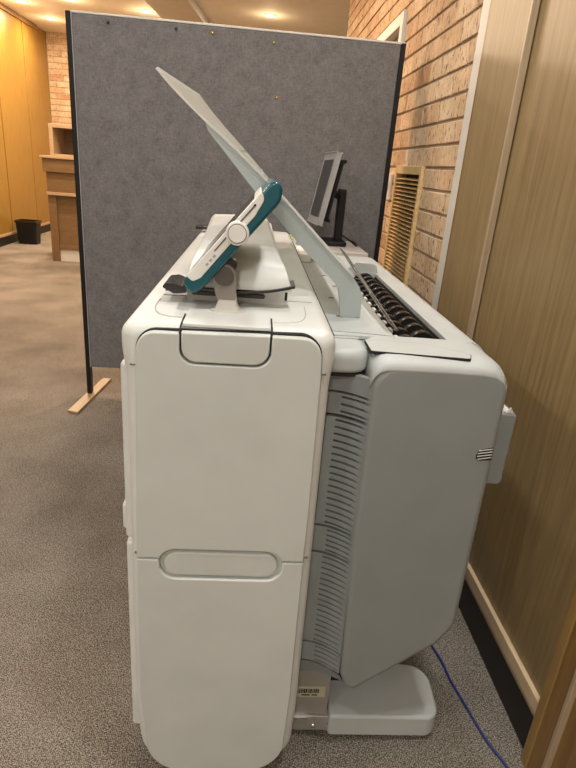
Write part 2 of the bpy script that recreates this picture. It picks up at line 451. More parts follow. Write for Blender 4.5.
for (px, pz, m, l) in ((-.699, 1.817, 'pinblack', 'dark push pin near the top left corner of the grey felt screen'),
                       (-.397, 1.818, 'pinblack', 'dark push pin near the screen top, left of the brass pin'),
                       (-.235, 1.816, 'pingold', 'brass push pin near the screen top, right of the dark pins'),
                       (.044, 1.800, 'pingold', 'brass push pin near the screen top, rightmost of the top row'),
                       (.072, 1.578, 'pingold', 'brass push pin lower on the felt, right of the raised tray')):
    bm = B(); n = 14; ys = SY - .012
    loft(bm, [[(px + r * math.cos(2 * math.pi * k / n), ys - d, pz + r * math.sin(2 * math.pi * k / n)) for k in range(n)]
              for r, d in ((.003, -.004), (.003, 0), (.0065, .001), (.006, .005), (.003, .008))])
    tag(obj('push_pin', bm, M[m], None, (px, ys, pz)), l, 'push pin', 'pins in the felt screen')

# ------------------------------------------------------------------ far left: reception desk, cubby, bin
dk = empty('reception_desk', (-1.8, 7.35, 0), 'brown timber veneer reception desk behind the felt screen at left', 'desk')
bm = B(); box(bm, -2.44, -1.15, 6.97, 7.75, 1.02, 1.165, .004); obj('counter_fascia', bm, M['wooddesk'], dk)
bm = B(); box(bm, -2.46, -1.13, 6.95, 7.77, 1.165, 1.19, .004); obj('counter_top', bm, M['woodlight'], dk)
bm = B(); box(bm, -2.415, -1.17, 7.0, 7.72, .80, 1.02, .003); obj('drop_panel', bm, M['wooddesk'], dk)
bm = B(); box(bm, -2.425, -1.16, 6.99, 7.73, .765, .80, .004); obj('rail', bm, M['woodlight'], dk)
bm = B(); box(bm, -2.35, -1.2, 7.06, 7.70, .17, .765); obj('front_panel', bm, M['wooddesk'], dk)
bm = B(); box(bm, -2.42, -2.33, 7.02, 7.72, 0, .765, .003); obj('end_panel', bm, M['wooddesk'], dk)
bm = B(); box(bm, -2.33, -1.2, 7.035, 7.07, .14, .19, .002); obj('lower_rail', bm, M['wooddesk'], dk)
bm = B(); box(bm, -2.33, -1.2, 7.05, 7.70, 0, .14); tag(obj('kickboard', bm, M['whitepaint'], dk), 'pale kickboard')
cb = empty('cubby_box', (-2.0, 7.3, 1.19), 'open fronted pale timber cubby box standing on the reception desk', 'box')
bm = B()
box(bm, -2.36, -2.315, 7.02, 7.45, 1.19, 1.53, .003); box(bm, -1.6, -1.555, 7.02, 7.45, 1.19, 1.53, .003)
box(bm, -2.315, -1.6, 7.02, 7.45, 1.49, 1.53, .003); box(bm, -2.315, -1.6, 7.02, 7.45, 1.19, 1.215, .003)
obj('frame', bm, M['woodlight'], cb)
bm = B(); box(bm, -2.315, -1.6, 7.42, 7.45, 1.215, 1.49); obj('back_panel', bm, M['wooddesk'], cb)
bn = empty('waste_bin', (-3.14, 8.25, 0), 'black plastic waste bin on the carpet against the timber wall', 'bin')
bm = B()
def rr(cx, cy, hx, hy, r): return rpoly([(cx - hx, cy - hy, r), (cx + hx, cy - hy, r), (cx + hx, cy + hy, r), (cx - hx, cy + hy, r)], 5)
prof = [(.118, .09, 0), (.122, .094, .01), (.142, .112, .30), (.142, .112, .31), (.134, .104, .31), (.113, .086, .02)]
loft(bm, [[(a, b, z) for a, b in rr(-3.14, 8.25, hx, hy, .03)] for hx, hy, z in prof]); obj('body', bm, M['black'], bn)
bm = B()
loft(bm, [[(a, b, z) for a, b in rr(-3.14, 8.25, hx, hy, .03)] for hx, hy, z in ((.141, .111, .29), (.15, .12, .29), (.15, .12, .315), (.134, .104, .315))], caps=False)
obj('rim', bm, M['gloss'], bn)

# ------------------------------------------------------------------ the wide format printer
PR = empty('wide_format_printer', (.13, 1.55, 0), 'large pale grey wide format printer copier seen from its end, in front of felt screen', 'printer')
FY = .86
# --- scanner side housing (left unit)
outer = rpoly([(-.198, .20, 0), (-.1982, .945, .2), (-.2045, .985, .2), (-.2050, 1.036, .062), (.1430, 1.037, .058), (.1440, .985, .2), (.1392, .945, .2), (.143, .20, 0), (.138, .014, .095), (-.186, .014, .095)], 10)
bm = B(); prism(bm, outer, FY + .003, 2.32, 'y', .023, .03, 6)
front = obj('scanner_housing', bm, M['white'], PR)
cx_ = -.030
inner = rpoly([(-.178, .965, 0), (-.176, 1.026, .062), (.116, 1.031, .062), (.121, .965, 0), (.124, .25, .0), (.116, .026, .08), (-.166, .026, .08), (-.184, .25, 0)], 10)
bm = B(); prism(bm, offset(inner, -.0014), FY + .001, FY + .02, 'y', 0, 0); obj('panel_gap', bm, M['gap'], front)
bm = B(); prism(bm, rpoly([(cx_ - .12, .545, .03), (cx_ + .12, .545, .03), (cx_ + .12, .623, .03), (cx_ - .12, .623, .03)], 6), FY + .0005, FY + .01, 'y'); obj('grip_recess', bm, M['panel'], front)
# upper / lower end panels with a stadium hole for the grip
cx, cz, hw, hh = -.030, .584, .114, .033
def half_stadium(top, hw, hh, n=16):
    pts = []
    R_ = hh * .95
    for k in range(n + 1):                      # right quarter arc then left
        t = math.pi / 2 * k / n
        pts.append((cx + hw - R_ + R_ * math.cos(t), cz + (hh * math.sin(t)) * (1 if top else -1)))
    for k in range(n + 1):
        t = math.pi / 2 + math.pi / 2 * k / n
        pts.append((cx - hw + R_ + R_ * math.cos(t), cz + (hh * math.sin(t)) * (1 if top else -1)))
    return pts
# upper panel: counter-clockwise from lower right; notch for the control panel mount at the top
nx0, nx1, nz = -.1085, .0365, .976
top_arc = [p for p in inner if p[1] > .3]
sz = .5965
up = [(.1225, sz)]
arc = rpoly([(.1235, .7, 0), (.1205, .965, .2), (.116, 1.0285, .06), (nx1, 1.0285, 0), (nx1, nz, .028), (nx0, nz, .028), (nx0, 1.0255, 0), (-.1755, 1.0255, .06), (-.1775, .965, .2), (-.182, .7, 0)], 8)
up += arc + [(-.1835, sz)]
hs = half_stadium(True, hw, hh)               # right -> left over the top; we walk left -> right here
up += [(cx - hw, sz)] + hs[::-1][3:-3] + [(cx + hw, sz)]
bm = B(); prism(bm, up, FY - .012, FY + .004, 'y', .003, 0, 3); tag(obj('upper_end_panel', bm, M['panel'], PR), 'upper beige end panel of the scanner unit')
lz = .5935
lo_ = [(-.1835, lz), (-.184, .3)] + rpoly([(-.184, .26, 0), (-.167, .026, .085), (.117, .026, .085), (.124, .26, 0)], 10)[0:] + [(.1235, .3), (.1225, lz)]
hs = half_stadium(False, hw, hh)
lo_ += [(cx + hw, lz)] + hs[3:-3] + [(cx - hw, lz)]
bm = B(); prism(bm, lo_, FY - .012, FY + .004, 'y', .003, 0, 3); tag(obj('lower_end_panel', bm, M['panel'], PR), 'lower beige end panel of the scanner unit')
# grip set into the stadium
gr = rpoly([(cx - hw + .009, cz - hh + .006, .025), (cx + hw - .009, cz - hh + .006, .025), (cx + hw - .009, cz + hh - .008, .025), (cx - hw + .009, cz + hh - .008, .025)], 8)
bm = B(); prism(bm, gr, FY - .009, FY + .004, 'y', .004, 0, 4); obj('grip_plate', bm, M['panel'], PR)
# control panel mount: front flap and deck plate
fl = rpoly([(nx0 + .003, 1.0275, 0), (nx0 + .003, nz + .003, .026), (nx1 - .003, nz + .003, .026), (nx1 - .003, 1.0295, 0)], 8)
bm = B(); prism(bm, fl, FY - .0125, FY + .004, 'y', .003, 0, 3)
mount = obj('control_panel_mount', bm, M['panel'], PR)
bm = B(); prism(bm, rpoly([(nx0 + .003, .866, 0), (nx1 - .003, .866, 0), (nx1 - .003, .975, .006), (nx0 + .003, .97, .006)], 5), 1.033, 1.0385, 'z', 0, .002, 3); obj('deck_plate', bm, M['white'], mount)
for xs in (nx0 + .0005, nx1 - .0005):
    bm = B(); tube(bm, [(xs, .850, 1.025), (xs, .862, 1.0345), (xs, .90, 1.0372), (xs, .925, 1.0372)], .0015, 6); obj('mount_seam', bm, M['gap'], front)
for a in ((-.189, -.1775, FY + .0022, FY + .016, .9640, .9662), (.1205, .130, FY + .0022, FY + .016, .9640, .9662), (-.190, -.1835, FY + .0026, FY + .03, .5945, .5968), (.1225, .133, FY + .0026, FY + .03, .5945, .5968)):
    bm = B(); box(bm, *a); obj('rail_joint', bm, M['seam'], front)
def deckline(pts, r, z, mat, name, par):
    bm = B(); tube(bm, [(a, b, z) for a, b in pts], r, 6); return obj(name, bm, mat, par)
for gpts in ([(-.166, 1.03), (-.165, .97), (-.155, .928), (-.135, .908), (-.112, .905)], [(.040, .905), (.066, .908), (.088, .928), (.098, .97), (.10, 1.03)]):
    deckline([tuple(p[:2]) for p in spline([(a, b, 0) for a, b in gpts], 6)], .0010, 1.0366, M['groove'], 'deck_groove', front)
ex, ezz = max((p for p in outer if p[1] > .97), key=lambda p: p[0] / (1.28 - p[1]))
bm = B(); tube(bm, [(ex - .0004, .895, ezz), (ex - .0004, 2.28, ezz)], .0020, 8); obj('edge_seam', bm, M['gap'], front)
deckline([(-.165, 1.062), (.118, 1.07)], .0011, 1.0366, M['seam'], 'deck_groove', front)
bm = B(); box(bm, -.168, -.121, 1.10, 1.115, 1.035, 1.0378); obj('lid_shade_strip', bm, M['gap'], front)  # dark strip painting the shade in the gap left of the lid

# front drawers on the operator side, seen as a sliver at the left
for z0, z1 in ((.60, .955), (.10, .592)):
    bm = B(); box(bm, -.2140, -.190, .90, 2.26, z0, z1, .008)
    d = obj('drawer_front', bm, M['white'], PR)
    if z0 > .5:
        bm = B(); box(bm, -.2215, -.206, .91, 1.15, .612, .668, .007); obj('drawer_grip', bm, M['white'], d)
# --- original feed: base block, dark lip, lid
bm = B(); prism(bm, rpoly([(-.119, 1.03, 0), (.063, 1.03, 0), (.063, 1.072, .004), (-.119, 1.068, .004)], 4), 1.038, 2.24, 'y', .003, .003)
lb = obj('feed_block', bm, M['white'], PR)
bm = B(); box(bm, -.110, .026, 1.034, 1.044, 1.0455, 1.0545, .0042, axis='y', bev=.003); tag(obj('feed_slot', bm, M['arm'], lb), 'dark rounded feed slot')
bm = B(); box(bm, .064, .070, 1.075, 1.11, 1.035, 1.066); obj('hinge_block', bm, M['gap'], lb)
lipc = [(-.122, 1.0655), (-.09, 1.0625), (-.03, 1.0605), (.03, 1.0655), (.078, 1.0765)]
lipc = [tuple(p[:2]) for p in spline([(a, b, 0) for a, b in lipc], 6)]
lip = lipc + [(a, b + .005) for a, b in lipc[::-1]]
bm = B(); prism(bm, lip, .998, 1.055, 'y', .001, 0, 2); tag(obj('feed_lip', bm, M['gloss'], PR), 'black curved feed lip')
wing = rpoly([(-.159, 1.0635, .003), (-.138, 1.053, .01), (-.117, 1.056, 0), (-.117, 1.066, 0), (-.138, 1.074, .008), (-.154, 1.0715, .006)], 5)
bm = B(); prism(bm, wing, 1.0, 1.08, 'y', .002, .002, 3); tag(obj('paper_guide', bm, M['gloss'], PR), 'smoked paper guide wing')
# lid: lofted sections along the machine
def lidsec(y, xl, xr, zb, zt, ins, crown=.004):
    pts = [(xl, zb), (xl + ins * .35, zb + (zt - zb) * .6), (xl + ins * .7, zt - .004), (xl + ins, zt)]
    for k in range(1, 6):
        t = k / 6; pts.append((xl + ins + (xr - xl - 2 * ins) * t, zt + crown * math.sin(math.pi * t)))
    pts += [(xr - ins, zt), (xr - ins * .7, zt - .004), (xr - ins * .35, zb + (zt - zb) * .6), (xr, zb)]
    return [(a, y, b) for a, b in pts]
bm = B()
lid = [lidsec(1.003, -.119, .073, 1.068, 1.074, .003, -.002), lidsec(1.008, -.119, .073, 1.067, 1.085, .006, 0), lidsec(1.020, -.120, .071, 1.067, 1.101, .010, .003),
       lidsec(1.038, -.121, .069, 1.067, 1.113, .015, .004), lidsec(1.062, -.122, .067, 1.067, 1.119, .019), lidsec(1.12, -.125, .066, 1.067, 1.121, .022),
       lidsec(1.6, -.142, .060, 1.066, 1.116, .024), lidsec(2.12, -.166, .058, 1.064, 1.100, .022), lidsec(2.19, -.169, .056, 1.063, 1.090, .02), lidsec(2.21, -.169, .055, 1.06, 1.07, .01)]
loft(bm, lid); obj('scanner_lid', bm, M['white'], PR, smooth=50)
bm = B(); box(bm, -.212, -.15, 2.10, 2.16, 1.045, 1.056, .003); tag(obj('paper_guide', bm, M['gloss'], PR), 'dark paper guide at the far end')

# --- touch control panel on its arm
AY = .968
arm_pts = []
armp = [(-.076, 1.035), (-.070, 1.039), (-.061, 1.043), (-.0575, 1.052), (-.0565, 1.068), (-.060, 1.080), (-.066, 1.088)]
jc = (-.0475, 1.0985); jr = .0198
arcp = [(jc[0] + jr * math.cos(t), jc[1] + jr * math.sin(t)) for t in [math.radians(205 - k * (205 + 10) / 18) for k in range(19)]]
armr = [(-.0275, 1.088), (-.0265, 1.068), (-.0245, 1.050), (-.020, 1.041), (-.013, 1.036), (-.012, 1.033), (-.076, 1.033)]
bm = B(); prism(bm, armp + arcp + armr, AY - .012, AY + .02, 'y', .004, .004, 3)
arm = obj('control_panel_arm', bm, M['armlt'], PR)
bm = B(); prism(bm, circle(jc[0], jc[1], .0165), AY - .0155, AY - .008, 'y', .0015, 0, 3); tag(obj('arm_joint', bm, M['arm'], arm), 'dark grey pivot cap')
bm = B(); prism(bm, circle(jc[0], jc[1], jr + .0012), AY - .0135, AY + .0215, 'y', .003, .003, 3); tag(obj('joint_shell', bm, M['sleeve'], arm), 'mid grey pivot housing')
bm = B(); prism(bm, rpoly([(-.0665, 1.090, .004), (-.061, 1.066, .01), (-.0572, 1.058, 0), (-.0268, 1.058, 0), (-.0262, 1.09, .01), (-.029, 1.10, .002)], 4), AY - .0128, AY + .0208, 'y', .0015, .0015, 3); tag(obj('arm_sleeve', bm, M['sleeve'], arm), 'mid grey upper arm')
bm = B(); prism(bm, [(-.04 + .033 * math.cos(2 * math.pi * k / 32), .966 + .028 * math.sin(2 * math.pi * k / 32)) for k in range(32)], 1.036, 1.0395, 'z', 0, .001, 2); obj('arm_base', bm, M['armlt'], arm)
# tilted slab
UC = Vector((-.0345, 1.1625)); ud = Vector((.637, .771)).normalized(); un = Vector((-ud.y, ud.x))
def S(a, b): p = UC + ud * a + un * b; return (p.x, p.y)
def SP(pts, seg=7): return [S(a, b) for a, b in rpoly(pts, seg)]
uy0, uy1 = .945, 1.165
bm = B(); prism(bm, SP([(-.118, -.0115, .018), (-.095, -.0175, .02), (.095, -.0175, .03), (.117, -.004, .014), (.113, .0150, .012), (-.112, .0150, .012)]), uy0, uy1, 'y', .006, .006, 4)
ui = obj('touch_panel', bm, M['teal'], PR); tag(ui, 'teal shell of the tilted touch screen')
bm = B(); prism(bm, SP([(-.098, .0160, .003), (-.098, .003, .006), (-.084, -.003, .006), (.052, -.0015, .01), (.080, .004, .012), (.088, .0160, .004)]), uy0 - .002, uy0 + .01, 'y', .0012, 0, 2)
tag(obj('side_plate', bm, M['offwhite'], ui), 'white side inset')
bm = B(); prism(bm, SP([(-.100, .0145, 0), (.086, .0145, 0), (.085, .0168, .001), (-.099, .0168, .001)], 3), uy0 + .003, uy1 - .003, 'y', .001, .001, 2); tag(obj('bezel', bm, M['offwhite'], ui), 'white screen bezel')
bm = B(); prism(bm, SP([(-.085, .0160, 0), (.07, .0160, 0), (.07, .0174, 0), (-.085, .0174, 0)], 3), uy0 + .016, uy1 - .014, 'y'); tag(obj('display', bm, M['screen'], ui), 'dark display glass')
bm = B(); prism(bm, SP([(-.035, .0085, 0), (.064, .0085, 0), (.066, .0100, 0), (.064, .0108, 0), (-.035, .0105, 0)], 3), uy0 - .0028, uy0 + .002, 'y'); obj('side_slot', bm, M['arm'], ui)
bm = B(); prism(bm, circle(*S(.064, .0098), .0020, 12), uy0 - .003, uy0 + .002, 'y'); obj('slot_end', bm, M['gap'], ui)
bm = B()
for a in (-.062, -.053, -.044):
    prism(bm, SP([(a, .002, .001), (a + .005, .002, .001), (a + .005, .006, .001), (a, .006, .001)], 3), uy0 - .0027, uy0, 'y')
obj('port_mark', bm, M['metal'], ui)
kc = (-.0275, 1.1725)
bm = B(); prism(bm, circle(*kc, .0192, 36), uy0 - .010, uy0 + .008, 'y', .003, 0, 3); kn = obj('knob', bm, M['offwhite'], ui)
bm = B(); prism(bm, circle(*kc, .0155, 36), uy0 - .0108, uy0 - .004, 'y', 0, 0); obj('knob_ring', bm, M['arm'], ui)
bm = B(); prism(bm, circle(*kc, .0144, 36), uy0 - .012, uy0 - .004, 'y', .001, 0, 2); obj('knob_cap', bm, M['offwhite'], ui)
hb = S(-.024, -.018)
bm = B(); prism(bm, circle(-.0375, 1.1165, .011, 20), AY - .006, AY + .02, 'y', .002, .002); obj('hinge', bm, M['gloss'], arm)

# --- rear unit (printer body): end face, vents, body with trench
EY = .90
face = rpoly([(.217, .978, .050), (.466, .977, .048), (.469, .40, .05), (.44, .348, .03), (.258, .197, .022), (.235, .255, .03), (.219, .62, 0)], 10)
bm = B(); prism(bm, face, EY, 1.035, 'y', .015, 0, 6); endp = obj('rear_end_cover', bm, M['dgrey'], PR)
tag(endp, 'dark grey end cover of the printer body')
# top plate of pale plastic above the end cover
deckp = rpoly([(.135, .985, 0), (.445, .987, .0), (.470, .945, .03), (.472, .90, 0), (.462, .90, 0), (.440, .955, .02), (.19, .965, 0), (.135, .955, 0)], 8)
DZ = .987
top = rpoly([(.132, .60, 0), (.466, .60, 0), (.468, DZ, .042), (.388, DZ, .003), (.386, .905, 0), (.285, .905, 0), (.283, DZ, .003), (.132, DZ, 0)], 8)
bm = B(); prism(bm, top, 1.03, 1.755, 'y')
full = rpoly([(.132, .60, 0), (.466, .60, 0), (.468, DZ, .042), (.132, DZ, 0)], 8)
prism(bm, full, 1.755, 2.12, 'y', 0, .02)
rear = obj('rear_housing', bm, M['grey'], PR)
low = rpoly([(.150, .605, 0), (.150, .30, .03), (.250, .215, .02), (.43, .345, .02), (.466, .40, .05), (.466, .605, 0)], 8)
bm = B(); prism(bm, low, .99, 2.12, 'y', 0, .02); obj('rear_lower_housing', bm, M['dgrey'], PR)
# near deck cover: pale top shell that rolls over the front edge of the end cover
nd = [(1.035, .950), (.915, .950), (.9005, .9635), (.8995, .968), (.9025, .976), (.911, .983), (.926, .9875), (.945, .989), (1.035, .989)]
rings = []
for x, dz, dy in ((.2155, -.034, .006), (.218, -.022, .004), (.223, -.012, .002), (.231, -.004, .0), (.242, -.001, 0), (.265, 0, 0), (.33, .0, 0), (.41, -.001, 0), (.434, -.004, 0), (.451, -.013, .002), (.462, -.027, .006)):
    rings.append([(x, y + (dy if y < 1.0 else 0), z + (dz if y < 1.0 or dz > -.02 or x > .4 else -.012)) for y, z in nd])
bm = B(); loft(bm, rings); nearcov = obj('near_deck_cover', bm, M['grey'], PR, smooth=50)
flap = rpoly([(.216, .932, .004), (.39, .917, .006), (.400, .945, .01), (.325, .994, .03), (.216, 1.0, .004)], 6)
bm = B(); prism(bm, offset(flap, -.0012), .984, .98935, 'z'); obj('flap_gap', bm, M['gap'], nearcov)
bm = B(); prism(bm, flap, .984, .9898, 'z', 0, .0008, 2); obj('roll_flap', bm, M['grey'], PR)
deckline([(.14, 1.0005), (.216, 1.0005)], .0011, .9888, M['gap'], 'deck_seam', rear)
deckline([(.14, 1.055), (.22, 1.05), (.283, 1.04)], .001, .987, M['seam'], 'deck_seam', rear)
# shoulder ledge between the units above the vents
led = rpoly([(.130, .924, 0), (.217, .924, .04), (.217, 1.03, 0), (.130, 1.03, 0)], 10)
bm = B(); prism(bm, led, .945, .9892, 'z', .010, .018, 6); obj('shoulder_ledge', bm, M['grey'], PR)
bm = B(); prism(bm, offset(led, .002), .9405, .946, 'z'); obj('ledge_gap', bm, M['gap'], PR)
# concave vent strip
def strip_xy(t, z=.9):
    """t 0..1 from the recess beside the scanner unit to the end cover edge"""
    x = .128 + (.093 + .014 * max(0, min(1, (.75 - z) / .55))) * t
    y = .945 - .040 * max(0, (t - .25) / .75) ** 1.8
    return x, y
def vent(z0, z1, slots, t_from, t0=0.0):
    ts = [t0 + (1 - t0) * i / 24 for i in range(25)]
    zs = [(z0 + .0028, 0)]
    H = (z1 - z0) / (slots + .35)
    for k in range(slots):
        zc = z0 + H * (k + .62)
        zs += [(zc - .0022, 0), (zc - .0021, 1), (zc + .0021, 1), (zc + .0022, 0)]
    zs.append((z1 - .0035, 0))
    bm = B(); grid = []
    for z, ins in zs:
        row = []
        for i, t in enumerate(ts):
            x, y = strip_xy(t, z)
            inside = ins and t_from <= t <= .96
            row.append(bm.verts.new((x - (.003 if inside else 0), y + (.011 if inside else 0), z)))
        grid.append(row)
    for a in range(len(grid) - 1):
        for i in range(len(ts) - 1):
            f = bm.faces.new((grid[a][i], grid[a][i + 1], grid[a + 1][i + 1], grid[a + 1][i]))
            if zs[a][1] and zs[a + 1][1] and t_from <= ts[i] and ts[i + 1] <= .96: f.material_index = 1
    # thickness towards the inside at top and bottom rims
    for row in (grid[0], grid[-1]):
        back = [bm.verts.new((p.co.x - .004, p.co.y + .02, p.co.z)) for p in row]
        for i in range(len(ts) - 1): bm.faces.new((row[i], row[i + 1], back[i + 1], back[i]))
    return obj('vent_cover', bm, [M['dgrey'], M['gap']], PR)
zb = [.906, .858, .614, .549, .308, .252]
vent(zb[1], zb[0], 3, .52); vent(zb[2], zb[1], 17, .45, .24); vent(zb[3], zb[2], 5, .53); vent(zb[4], zb[3], 17, .47, .14); vent(zb[5], zb[4], 4, .52)
bm = B()
def plainstrip(z0, z1):
    ring0 = [strip_xy(i / 24) for i in range(25)]
    pts = ring0 + [(x - .006, y + .02) for x, y in ring0[::-1]]
    prism(bm, pts, z0, z1, 'z')
plainstrip(zb[0] + .001, .943)
ring = [strip_xy(i / 24) for i in range(25)]
obj('vent_surround', bm, M['dgrey'], PR)
# skirt under the vents, curving down to the right
bm = B(); rows = []
for k in range(7):
    f = k / 6; row = []
    for i in range(25):
        t = i / 24; x, y = strip_xy(t, .2); zl = .210 + .018 * t
        row.append((x + .012 * f * t, y + .004 * f, zb[5] - .001 + (zl - zb[5]) * f))
    rows.append(row)
loft(bm, rows, closed=False, caps=False); loft(bm, [[(x, y + .006, z) for x, y, z in rows[-1]], rows[-1]], closed=False, caps=False)
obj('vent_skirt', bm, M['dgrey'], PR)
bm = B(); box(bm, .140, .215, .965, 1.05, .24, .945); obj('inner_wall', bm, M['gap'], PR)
# grey striped emblem on the end cover
em = []
bm = B()
ex0, ex1, ez = .4275, .4595, .8105
shape = rpoly([(ex0, ez - .013, .012), (ex0 + .004, ez + .009, .012), (ex1, ez + .016, .001), (ex1, ez - .010, .001)], 6)
prism(bm, shape, EY - .0012, EY + .003, 'y'); eb = obj('emblem', bm, M['gap'], endp)
bm = B()
for k in range(4):
    z = ez - .0085 + k * .0058
    prism(bm, [(ex0 + .006 - .002 * (k in (1, 2)), z - .0012), (ex1 - .001, z + .0036), (ex1 - .001, z + .0052), (ex0 + .006 - .002 * (k in (1, 2)), z + .0003)], EY - .002, EY, 'y')
tag(obj('emblem_stripe', bm, M['offwhite'], endp), 'pale slanted emblem stripes')
# roller trench
for ax, xx, zz in (('a', .312, .957), ('b', .352, .961)):
    bm = B(); tube(bm, [(xx, 1.036, zz), (xx, 1.75, zz)], .006, 10)
    axl = obj('roller_shaft', bm, M['black'], PR)
    for k in range(13):
        yy = 1.055 + k * .054 + (.027 if ax == 'b' else 0)
        if yy > 1.735: continue
        bm = B(); prism(bm, circle(xx, zz, .028, 24), yy, yy + .018, 'y', .003, .003, 2); 
        prism(bm, circle(xx, zz, .012, 16), yy - .012, yy + .028, 'y')
        obj('roller_wheel', bm, M['gloss'], axl)
for k in range(12):
    yy = 1.05 + k * .058
    bm = B(); box(bm, .288, .296, yy, yy + .022, .91, .982, .002); obj('roller_guide', bm, M['offwhite'], PR)
bm = B(); box(bm, .286, .3855, 1.036, 1.752, .9055, .909); box(bm, .3835, .3862, 1.036, 1.752, .909, .978); obj('trench_liner', bm, M['gap'], PR)
# far end cheek of the trench
bm = B(); prism(bm, rpoly([(.29, .985, 0), (.395, .985, 0), (.385, 1.017, .016), (.32, 1.019, .016)], 6), 1.76, 1.785, 'y', .004, .004); obj('end_cheek', bm, M['grey'], PR)
# clear paper guide leaning along the trench
bm = B()
g0, g1 = Vector((.291, 1.068, .992)), Vector((.275, 1.74, 1.048))
rings = []
for p in (g0, g1):
    rings.append([(p.x, p.y, p.z), (p.x + .003, p.y, p.z + .001), (p.x - .015, p.y, p.z + .0165), (p.x - .018, p.y, p.z + .0155)])
loft(bm, rings); tag(obj('clear_guide', bm, M['acrylic'], PR), 'clear acrylic paper guide')
bm = B(); tube(bm, [tuple(g0 + Vector((.002, 0, 0))), tuple(g1 + Vector((.002, 0, 0)))], .0028, 8); obj('guide_edge', bm, M['arm'], PR)
# small catches on the deck
for x, y in ((.205, 1.65), (.218, 1.50), (.185, 1.17), (.19, 1.35)):
    bm = B(); box(bm, x, x + .012, y, y + .010, DZ - .002, DZ + .0012); obj('deck_catch', bm, M['seam'], PR)
# raised delivery tray: near and far side plates plus the sheet
NEAR = spline([(a, b, 0) for a, b in [(-.194, 1.427), (-.160, 1.394), (-.115, 1.356), (-.066, 1.318), (-.021, 1.282), (.017, 1.250), (.055, 1.217), (.127, 1.150), (.182, 1.100), (.211, 1.073), (.227, 1.054)]], 4)
LOWP = [(-.115, 1.350), (-.051, 1.281), (-.008, 1.234), (.035, 1.190), (.096, 1.130), (.116, 1.111), (.160, 1.072), (.175, 1.057), (.183, 1.043), (.189, 1.015), (.192, .9875)]
def tray_plate(y):
    upper = [(p.x, p.y) for p in NEAR if p.x >= -.115] + [(.233, 1.040), (.236, 1.02), (.236, .9875)]
    lower = [(p.x, p.y) for p in spline([(a, b, 0) for a, b in LOWP], 3)]
    bm = B(); prism(bm, upper + lower[::-1][:-1], y, y + .012, 'y', .001, .001, 2); return bm
tr = obj('tray_side_plate', tray_plate(1.17), M['tray'], PR)
obj('tray_side_plate', tray_plate(1.93), M['tray'], PR)
sheet = [(p.x, p.y) for p in NEAR if p.x <= .215]
rings = []
for f in (0, .02, .25, .5, .75, 1):
    y = 1.166 + (1.95 - 1.166) * f; r = []
    for th in (0, .005):
        seq = sheet if th == 0 else sheet[::-1]
        for a, b in seq:
            t = (a + .194) / .345
            r.append((a + th * .7, y, b + th * .7 + f * (.036 - .055 * t)))
    rings.append(r)
bm = B(); loft(bm, rings); ts_ = obj('delivery_tray', bm, M['trayw'], PR, smooth=50); tag(ts_, 'raised pale delivery tray sheet')
for k in (14, 19):
    bm = B(); a, b = sheet[k]; t = (a + .194) / .345
    tube(bm, [(a + .003, 1.19, b + .002 + .03 * (.036 - .055 * t)), (a + .003, 1.90, b + .002 + .94 * (.036 - .055 * t))], .003, 6)
    obj('tray_streak', bm, M['tray'], ts_)  # thin grey tubes drawn as streaks along the sheet
# rear cassette at the right
bm = B(); box(bm, .461, .521, .955, 1.28, .714, .872, .010, axis='y', bev=.006); cs = obj('rear_cassette', bm, M['dgrey'], PR)
bm = B(); box(bm, .470, .510, .962, 1.27, .868, .8745, .002); tag(obj('cassette_rim', bm, M['offwhite'], cs), 'white cassette rim')
bm = B(); prism(bm, [(.500, .872), (.512, .872), (.506, .883)], .957, .962, 'y'); obj('cassette_catch', bm, M['offwhite'], cs)
# stand: column with barcode plate, cross bar and outrigger foot
bm = B(); box(bm, .145, .231, .962, 1.9, .062, .36); colm = obj('stand_column', bm, M['metal'], PR)
bm = B(); prism(bm, [(.15, .118), (.222, .118), (.222, .150), (.15, .150)], .9605, .963, 'y'); lab = obj('barcode_label', bm, M['label'], colm)
bm = B(); x = .158
while x < .205:
    w = random.choice((.0012, .002, .003)); prism(bm, [(x, .131), (x + w, .131), (x + w, .144), (x, .144)], .9598, .9606, 'y'); x += w + random.choice((.001, .0016))
for a, b_ in ((.166, .186), (.19, .204)): prism(bm, [(a, .1235), (b_, .1235), (b_, .1265), (a, .1265)], .9598, .9606, 'y')
obj('barcode', bm, M['gap'], lab)
bm = B(); box(bm, .13, .262, .952, 1.0, .018, .064, .003); bar = obj('stand_bar', bm, M['metal'], PR)
bm = B(); box(bm, .14, .185, .9508, .953, .055, .061); obj('bar_lip', bm, M['steel'], bar)
bm = B(); prism(bm, circle(.2005, .036, .0062, 18), .947, .953, 'y', .002, 0, 3); obj('bolt', bm, M['steel'], bar)
bm = B(); prism(bm, [(.242 + .008 * math.cos(t * math.pi / 10), .042 + .0045 * math.sin(t * math.pi / 10)) for t in range(20)], .9512, .953, 'y'); obj('bar_hole', bm, M['gap'], bar)
bm = B(); box(bm, .17, .285, 1.04, 1.95, .055, .26); obj('gap_shade_block', bm, M['gap'], PR)  # black block whose colour stands for the shade in the gap beside the column
ft = rpoly([(.236, .940, .009), (.502, .938, .035), (.512, 1.09, .055), (.2365, 1.12, .01)], 8)
bm = B(); prism(bm, ft, .018, .080, 'z', .004, .008, 4); obj('outrigger_foot', bm, M['grey'], PR)
ft = rpoly([(.2, 1.92, .01), (.492, 1.92, .035), (.505, 2.08, .05), (.21, 2.08, .01)], 8)
bm = B(); prism(bm, ft, .018, .080, 'z', .004, .008, 4); obj('outrigger_foot', bm, M['grey'], PR)
